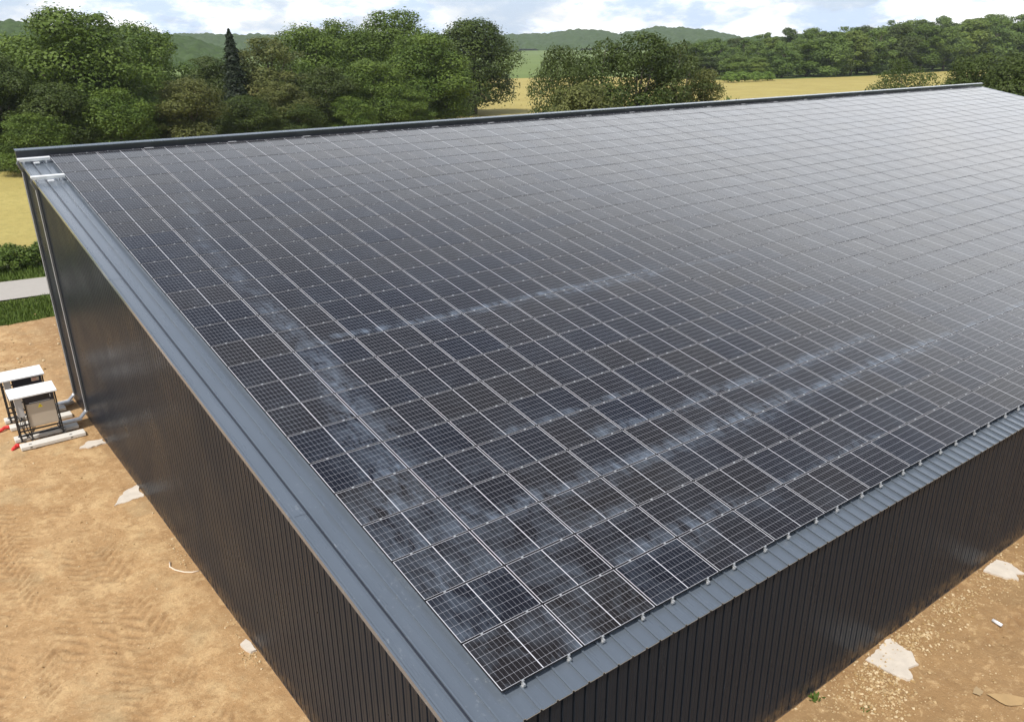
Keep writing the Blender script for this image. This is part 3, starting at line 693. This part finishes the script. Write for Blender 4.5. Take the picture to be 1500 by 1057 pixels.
def weed(x, y, h, n, label):
    b = MB()
    for k in range(n):
        a = random.uniform(0, 6.28); L = h*random.uniform(.5, 1); e = random.uniform(.3, 1.1); wv = L*.22
        d = Vector((cos(a)*cos(e), sin(a)*cos(e), sin(e))); s = Vector((-sin(a), cos(a), 0))*wv
        p = Vector((x, y, .0))+Vector((random.gauss(0, .06), random.gauss(0, .06), 0))
        b.quad(p, p+d*L*.5+s, p+d*L, p+d*L*.5-s)
    tag(b.build('weed', M_LEAF), label, 'weed')
weed(8.45, -.58, .15, 36, 'leafy green weed at the foot of the eave wall'); weed(9.05, -1.5, .09, 16, 'tiny green weed among the gravel'); weed(8.35, -1.75, .15, 25, 'tiny green weed close to the bottom picture edge')

# ------------------------------------------------------------------ vegetation
def leaf_mesh(name, cen, out, size, tint, mat):
    n = len(cen); r = rng.normal(size=(n, 3)); nrm = out*1.15 + r*.48 + np.array([0, 0, .35]); nrm /= np.linalg.norm(nrm, axis=1)[:, None]
    t_ = np.cross(nrm, rng.normal(size=(n, 3))); t_ /= np.linalg.norm(t_, axis=1)[:, None]; s_ = np.cross(nrm, t_)
    a = size[:, None]
    V = np.stack([cen - t_*a*.5, cen + s_*a*.33 + nrm*a*.06, cen + t_*a*.55 - nrm*a*.05, cen - s_*a*.33 + nrm*a*.06], 1).reshape(-1, 3)
    me = bpy.data.meshes.new(name); me.vertices.add(4*n); me.vertices.foreach_set('co', V.astype(np.float32).ravel())
    me.loops.add(4*n); me.loops.foreach_set('vertex_index', np.arange(4*n, dtype=np.int32))
    me.polygons.add(n); me.polygons.foreach_set('loop_start', np.arange(0, 4*n, 4, dtype=np.int32)); me.polygons.foreach_set('loop_total', np.full(n, 4, dtype=np.int32))
    at_ = me.attributes.new('tint', 'FLOAT', 'POINT'); at_.data.foreach_set('value', np.repeat(tint, 4).astype(np.float32))
    me.materials.append(mat); me.update(calc_edges=True); return me
def crown(name, w, h, z0, nl, nleaf, lsize, mat, seed, squash=.75, top=.0):
    """lobes scattered through an egg of width w, from z0 up to h, each lobe a shell of leaves"""
    g = np.random.default_rng(seed); cz = (z0+h)/2; rz = (h-z0)/2
    P = []; Rr = []
    while len(P) < nl:
        z = g.uniform(0, 1)**.85; a = g.uniform(0, 2*pi)
        f = np.interp(z, [0, .15, .4, .65, .85, 1], [.82, .96, 1.0, .94, .78, .45])*g.uniform(.80, 1.12)
        q = g.uniform(.25, 1)**.5
        rad = w*g.choice([.085, .11, .14, .18, .21])*g.uniform(.9, 1.1)*(1.12-.35*z)
        rr0 = max(0, w/2*f-rad*.9)*q
        zc = z0+rad*.6 + z*(h-z0-rad*1.4)
        P.append(np.array([cos(a)*rr0, sin(a)*rr0, zc])); Rr.append(rad)
    P = np.array(P); Rr = np.array(Rr)
    wts = Rr**2; idx = g.choice(nl, nleaf, p=wts/wts.sum())
    d = g.normal(size=(nleaf, 3)); d[:, 2] += .25; d /= np.linalg.norm(d, axis=1)[:, None]
    bump = 1 + .22*np.sin(d[:, 0]*6+idx)*np.sin(d[:, 1]*7+idx*2)*np.sin(d[:, 2]*5+idx)
    rr = Rr[idx]*np.clip(g.normal(.92, .20, nleaf), .25, 1.5)*bump
    cen = P[idx] + d*rr[:, None]*np.array([1, 1, squash])
    # keep mostly the leaves that are not buried inside another lobe
    deep = np.zeros(nleaf, bool)
    for k in range(nl):
        q = (cen-P[k])/np.array([1, 1, squash]); deep |= (np.linalg.norm(q, axis=1) < Rr[k]*.68) & (idx != k)
    keep = ~deep | (g.random(nleaf) < .25); cen, d, idx = cen[keep], d[keep], idx[keep]
    tl = g.uniform(0, 1, nl); tint = np.clip(tl[idx]*.85 + g.uniform(0, .15, len(idx)), 0, 1)
    size = lsize*g.uniform(.6, 1.35, len(idx))
    return leaf_mesh(name, cen, d, size, tint, mat), P
def trunk(name, h, r, lobes, k=9):
    b = MB(); b.tube([(0, 0, -.2), (r*.1, 0, h*.15), (r*.3, r*.2, h*.4), (0, r*.3, h*.72)], r, 9, r2=r*.28)
    for p in lobes[:k]:
        z = min(h*.55, max(h*.18, p[2]*.55)); a = Vector((r*.2, r*.1, z)); e = Vector(p)
        b.tube([a, a.lerp(e, .5)+Vector((0, 0, -.03*h)), e], r*.38, 6, r2=r*.08)
    return b.mesh(name, M_BARK, smooth=True)
KINDS = {}
def kind(key, w, h, z0, nl, nleaf, ls, mat, seed, tr, **k):
    me, P = crown('crown', w, h, z0, nl, nleaf, ls, mat, seed, **k); KINDS[key] = (me, trunk('trunk', h, tr, P), w, h)
for i in range(4): kind('oak%d' % i, 12, 15, .3, 78, 44000, .27, M_LEAF, 20+i, .38)
for i in range(2): kind('dark%d' % i, 11, 14, .3, 70, 40000, .27, M_LEAF3, 40+i, .34)
for i in range(2): kind('olive%d' % i, 8, 12, .2, 56, 30000, .20, M_LEAF2, 50+i, .22)
for i in range(2): kind('mid%d' % i, 10, 14, .6, 60, 22000, .23, M_LEAF3, 60+i, .30)
for i in range(4): kind('far%d' % i, 14, 20, .2, 40, 15000, .58, (M_FARLEAF, M_FARLEAF, M_FARLEAF2, M_LEAF)[i], 70+i, .45)
for i in range(1): kind('farDark', 14, 20, .2, 56, 15000, .58, M_LEAF3, 80, .45)
kind('bush', 4, 2.6, .05, 16, 3600, .20, M_LEAF, 90, .08); kind('brightbush', 6, 3.6, .05, 18, 2200, .45, M_LEAF4, 91, .1)
def spruce(seed):
    g = np.random.default_rng(seed); n = 7000; z = g.uniform(0, 1, n)**.8; tier = np.floor(z*15)/15; fz = z*15 % 1
    rad = (1-z)**.72*2.5*(1.12-.5*fz); a = g.uniform(0, 2*pi, n); q = np.sqrt(g.uniform(.15, 1, n))*rad*(1+.25*np.sin(a*5+tier*30))
    cen = np.stack([np.cos(a)*q, np.sin(a)*q, 1+z*15.5-q*.18], 1); out = np.stack([np.cos(a), np.sin(a), np.full(n, .2)], 1)
    me = leaf_mesh('crown', cen, out, .32*g.uniform(.6, 1.3, n), g.uniform(0, 1, n), M_NEEDLE)
    b = MB(); b.tube([(0, 0, -.2), (0, 0, 8), (0, 0, 16)], .22, 8, r2=.03); KINDS['spruce'] = (me, b.mesh('trunk', M_BARK), 5, 16.5)
spruce(5)
def tree(name, key, xy, w, h, label, cat='tree', group=None, z=0.0, rz=None):
    me, tk, kw, kh = KINDS[key]
    o = bpy.data.objects.new(name, None); C.objects.link(o); o.location = (xy[0], xy[1], z)
    o.rotation_euler = (0, 0, random.uniform(0, 6.28) if rz is None else rz)
    tag(o, label, cat, group)
    for m, nme in ((me, 'crown'), (tk, 'trunk')):
        c = bpy.data.objects.new(nme, m); C.objects.link(c); c.parent = o
        c.scale = (w/kw, w/kw, h/kh)
    return o
def ptree(name, key, px, ytop, d, wpx, label, group, cat='tree'):
    xy = at(px, d); tree(name, key, xy, wpx/1223.93*d, hgt(ytop, d, px), label, cat, group)
LG = 'trees of the wood behind the barn on the left'
for a in (
 ('oak0', 112, 8, 131, 190, 'tallest broad oak of the left wood with a sunlit dome'),
 ('oak1', 30, 45, 138, 150, 'broad tree at the far left edge of the picture'),
 ('dark0', -25, 70, 124, 120, 'dark tree cut by the left edge of the picture'),
 ('oak2', 205, 30, 145, 120, 'tree right behind the tallest oak on its right side'),
 ('dark1', 60, 120, 122, 120, 'dark lower tree in front of the tallest oak'),
 ('oak3', 150, 128, 124, 120, 'low green tree standing before the tallest oak, right of the dark one'),
 ('olive0', 265, 112, 129, 110, 'low yellowish green tree between tallest oak and spruce'),
 ('dark0', 302, 80, 154, 105, 'dark small tree filling the dip left of the spruce'),
 ('dark1', 345, 140, 136, 90, 'dark bushy tree below the spruce'),
 ('olive1', 388, 52, 147, 130, 'pale olive tree just right of the spruce'),
 ('olive0', 405, 118, 140, 95, 'olive bushy tree below the pale olive one'),
 ('oak1', 452, 33, 164, 140, 'green rounded tree right of the pale olive tree'),
 ('oak2', 505, 28, 173, 135, 'green tree with flat top in the middle of the left wood'),
 ('oak3', 575, 12, 183, 150, 'tall domed tree topping the right half of the left wood'),
 ('oak0', 618, 46, 164, 150, 'wide light green tree in front of the tall domed one'),
 ('dark0', 470, 95, 147, 110, 'dark green tree at the front edge, below the flat topped one'),
 ('oak1', 545, 85, 152, 125, 'full leafy tree in front of the wood centre'),
 ('oak3', 650, 100, 164, 90, 'lower green tree at the right front corner of the left wood'),
 ('dark1', 692, 27, 187, 142, 'dark round tree at the right end of the left wood, casting shade on the field'),
 ('oak2', 20, 165, 117, 110, 'low leafy tree at the wood edge by the left picture margin'),
 ('dark0', 230, 150, 133, 100, 'dark low tree just behind the left end of the ridge'),
 ('oak0', 590, 130, 150, 90, 'low round tree just behind the ridge before the wide light one'),
 ('dark1', 425, 150, 138, 90, 'dark low tree just behind the ridge below the olive trees'),
 ('oak2', 505, 140, 143, 80, 'low green tree just behind the ridge in the wood centre'),
 ('dark1', 165, 70, 157, 110, 'dark tree in the depth between the tallest oak and its right neighbour'),
 ('dark0', 640, 75, 194, 110, 'dark tree in the depth at the right end of the wood'),
): ptree('broadleaf_tree', a[0], a[1], a[2], a[3], a[4], a[5], LG)
ptree('spruce_tree', 'spruce', 337, 43, 142, 58, 'narrow dark spruce rising above the left wood', LG)
MG = 'trees of the clump behind the middle of the ridge'
for a in (('mid0', 822, 66, 84, 112, 'leftmost tree of the middle clump with ragged dark edge'), ('mid1', 875, 57, 88, 150, 'second tree of the middle clump with brighter top'),
          ('mid0', 935, 46, 90, 165, 'tallest tree of the middle clump'), ('mid1', 990, 60, 92, 125, 'tree on the right shoulder of the middle clump'),
          ('olive1', 1035, 98, 94, 90, 'lower yellowish tree at the right end of the middle clump'), ('olive0', 850, 118, 80, 150, 'low spreading bushy tree in front of the middle clump')):
    ptree('broadleaf_tree', a[0], a[1], a[2], a[3], a[4], a[5], MG)
ptree('shrub', 'bush', 1082, 129, 100, 40, 'small round bush alone beside the middle clump', None, 'shrub')
RG = 'trees just behind the right end of the ridge'
for a in (('mid1', 1335, 84, 122, 96, 'open branched tree standing alone before the pale field'), ('dark0', 1438, 75, 128, 100, 'dark tree behind the far roof corner'), ('dark1', 1502, 78, 124, 108, 'dark brownish tree at the right picture edge behind the roof')):
    ptree('broadleaf_tree', a[0], a[1], a[2], a[3], a[4], a[5], RG)
# forest edge beyond the pale field on the right
FG = 'trees of the forest edge beyond the pale field'
def fd(px): return float(np.interp(px, [950, 1078, 1150, 1260, 1380, 1520], [350, 358, 385, 415, 480, 555]))
def skyl(px): return float(np.interp(px, [950, 1000, 1060, 1110, 1150, 1200, 1250, 1300, 1340, 1380, 1440, 1520], [64, 62, 55, 48, 45, 40, 37, 31, 26, 25, 21, 25]))
front = [('far0', 1080, 76, 46), ('far2', 1112, 84, 44), ('far1', 1150, 64, 54), ('far3', 1186, 58, 52), ('far0', 1218, 46, 60), ('far2', 1252, 44, 56), ('far1', 1284, 40, 58), ('farDark', 1316, 36, 66), ('far3', 1354, 34, 56), ('far0', 1388, 30, 58), ('far2', 1424, 28, 60), ('far1', 1458, 24, 58), ('far3', 1494, 30, 56), ('farDark', 1526, 28, 56)]
for i, (k_, px, yt, w_) in enumerate(front):
    nm = 'leftmost' if i == 0 else '%s from the left' % ordw(i)
    ptree('broadleaf_tree', k_, px, yt, fd(px)+random.uniform(-4, 6), w_, 'tree in the front row of the far forest edge, %s' % nm, FG)
for row, (dd, off, dy) in enumerate(((22, 0, 12), (60, 18, 4), (120, 5, 0))):
    xs = np.arange(965+off, 1530, 37)
    for i, px in enumerate(xs):
        yt = skyl(px)+dy+random.uniform(-5, 5); rw = ('second', 'third', 'rearmost')[row]
        if px < 1080 and row == 0: yt += 14
        nm = 'leftmost' if i == 0 else '%s from the left' % ordw(i)
        ptree('broadleaf_tree', random.choice(('far0', 'far1', 'far2', 'far3', 'farDark')), px, yt, fd(px)+dd+random.uniform(-6, 6), random.uniform(40, 60), 'tree in the %s row of the far forest, %s' % (rw, nm), FG)
for i, (px, d) in enumerate(((1072, 335), (1092, 338), (1112, 345), (1130, 352))):
    ptree('shrub', 'brightbush', px, 105, d, 28, 'bright green shrub before the far forest, %s' % ('leftmost' if i == 0 else ordw(i)+' from the left'), 'bright shrubs at the forest foot', 'shrub')
# hedge by the farm track
for i, (x, y, lab) in enumerate(((3.4, 57.6, 'low green bush beside the track, nearest the barn corner'), (1.7, 57.3, 'low green bush beside the track, second from the barn corner'), (-.1, 57.1, 'low green bush beside the track, middle of five'), (-1.9, 56.8, 'low green bush beside the track, second from the picture edge'), (-3.8, 56.6, 'low green bush beside the track, cut by the left picture edge'))):
    tree('shrub', 'bush', (x, y), 3.6, (1.9, 1.7, 1.85, 1.65, 1.8)[i], lab, 'shrub', 'bushes beside the farm track')
# grass tufts of the verge
def tufts(name, n, x0, x1, yfun, h, mat, label):
    x = rng.uniform(x0, x1, n); y = np.array([yfun(a) for a in x]); a = rng.uniform(0, 2*pi, n); L = h*rng.uniform(.4, 1.2, n)
    d = np.stack([np.cos(a)*.35*L, np.sin(a)*.35*L, L], 1); s = np.stack([-np.sin(a), np.cos(a), np.zeros(n)], 1)*.05
    p = np.stack([x, y, np.full(n, -.10)], 1); V = np.stack([p-s, p+s, p+d], 1).reshape(-1, 3)
    me = bpy.data.meshes.new(name); me.from_pydata(V.tolist(), [], np.arange(3*n).reshape(-1, 3).tolist())
    at_ = me.attributes.new('tint', 'FLOAT', 'POINT'); at_.data.foreach_set('value', np.repeat(rng.uniform(0, 1, n), 3).astype(np.float32))
    me.materials.append(mat); me.update(); o = link(bpy.data.objects.new(name, me)); tag(o, label, 'grass', None, 'stuff')
tufts('grass', 9000, -7, 4, lambda a: rng.uniform(43.0+a*.08, 48.2+a*.02), .22, M_LEAF, 'rough green grass between yard and track')
tufts('grass', 5000, -7, 4, lambda a: rng.uniform(53.7, 57.5), .28, M_LEAF, 'rough green grass between track and field')

# ------------------------------------------------------------------ far hills with woods
def hills(name, px0, px1, d0, d1, prof, crownr, nseg, nrad, label, mat=M_CANOPY):
    V = []; F = []; g = random.Random(px0)
    for i in range(nrad):
        for j in range(nseg):
            px = px0+(px1-px0)*j/(nseg-1); d = d0+(d1-d0)*i/(nrad-1); p = at(px, d)
            f = i/(nrad-1); H = prof(px); base = H*math.sin(min(1, f*1.25)*pi/2) if f < .8 else H*(1-(f-.8)*1.5)
            dd, pts = noise.voronoi(Vector((p.x/crownr, p.y/crownr, 0)), distance_metric='DISTANCE')
            z = base + (1-min(1, dd[0]))**.6*crownr*.75 + noise.noise(Vector((p.x/crownr/3, p.y/crownr/3, 2)))*crownr*.4
            V.append((p.x, p.y, z-(6 if i in (0, nrad-1) else 0)))
    for i in range(nrad-1):
        for j in range(nseg-1): a = i*nseg+j; F.append((a, a+1, a+nseg+1, a+nseg))
    me = bpy.data.meshes.new(name); me.from_pydata(V, [], F); me.materials.append(mat); me.update()
    o = link(bpy.data.objects.new(name, me)); tag(o, label, 'hills', None, 'structure')
def pr(xs, ys, d): return lambda px: max(1.0, hgt(float(np.interp(px, xs, ys))+3, d, px) - 5)
hills('hills', -140, 330, 620, 900, pr([-140, 0, 60, 180, 240, 290, 312, 330], [24, 27, 34, 38, 48, 55, 66, 70], 840), 9, 260, 46, 'wooded hill rising behind the left wood')
hills('hills', 200, 760, 1500, 2000, pr([200, 300, 420, 560, 700, 760], [50, 50, 52, 52, 52, 64], 1900), 14, 300, 40, 'low wooded ridge far behind the left wood')
hills('hills', 690, 1120, 1750, 2300, pr([690, 740, 800, 830, 880, 910, 940, 970, 1000, 1040, 1080, 1120], [58, 50, 49, 44, 43, 50, 43, 39, 41, 44, 54, 68], 2150), 15, 320, 46, 'bluish wooded ridge beyond the green meadow')
hills('hills', 980, 1640, 620, 900, pr([980, 1030, 1090, 1150, 1250, 1350, 1450, 1640], [66, 60, 54, 50, 45, 38, 34, 34], 800), 9, 330, 40, 'wooded slope rising behind the far forest edge')

# ------------------------------------------------------------------ air
b = MB(); b.box(-3600, 3600, -3600, 3600, -1.5, 150)
m = bpy.data.materials.new('summer haze'); m.use_nodes = True; nt = m.node_tree
nt.nodes.remove(nt.nodes['Principled BSDF']); pv_ = nt.nodes.new('ShaderNodeVolumePrincipled')
pv_.inputs['Color'].default_value = (.86, .93, 1, 1); pv_.inputs['Density'].default_value = .00010; pv_.inputs['Anisotropy'].default_value = .2
nt.links.new(pv_.outputs[0], nt.nodes['Material Output'].inputs['Volume'])
hz = b.build('haze', m); tag(hz, 'thin bluish summer haze over the countryside', 'haze', None, 'stuff')
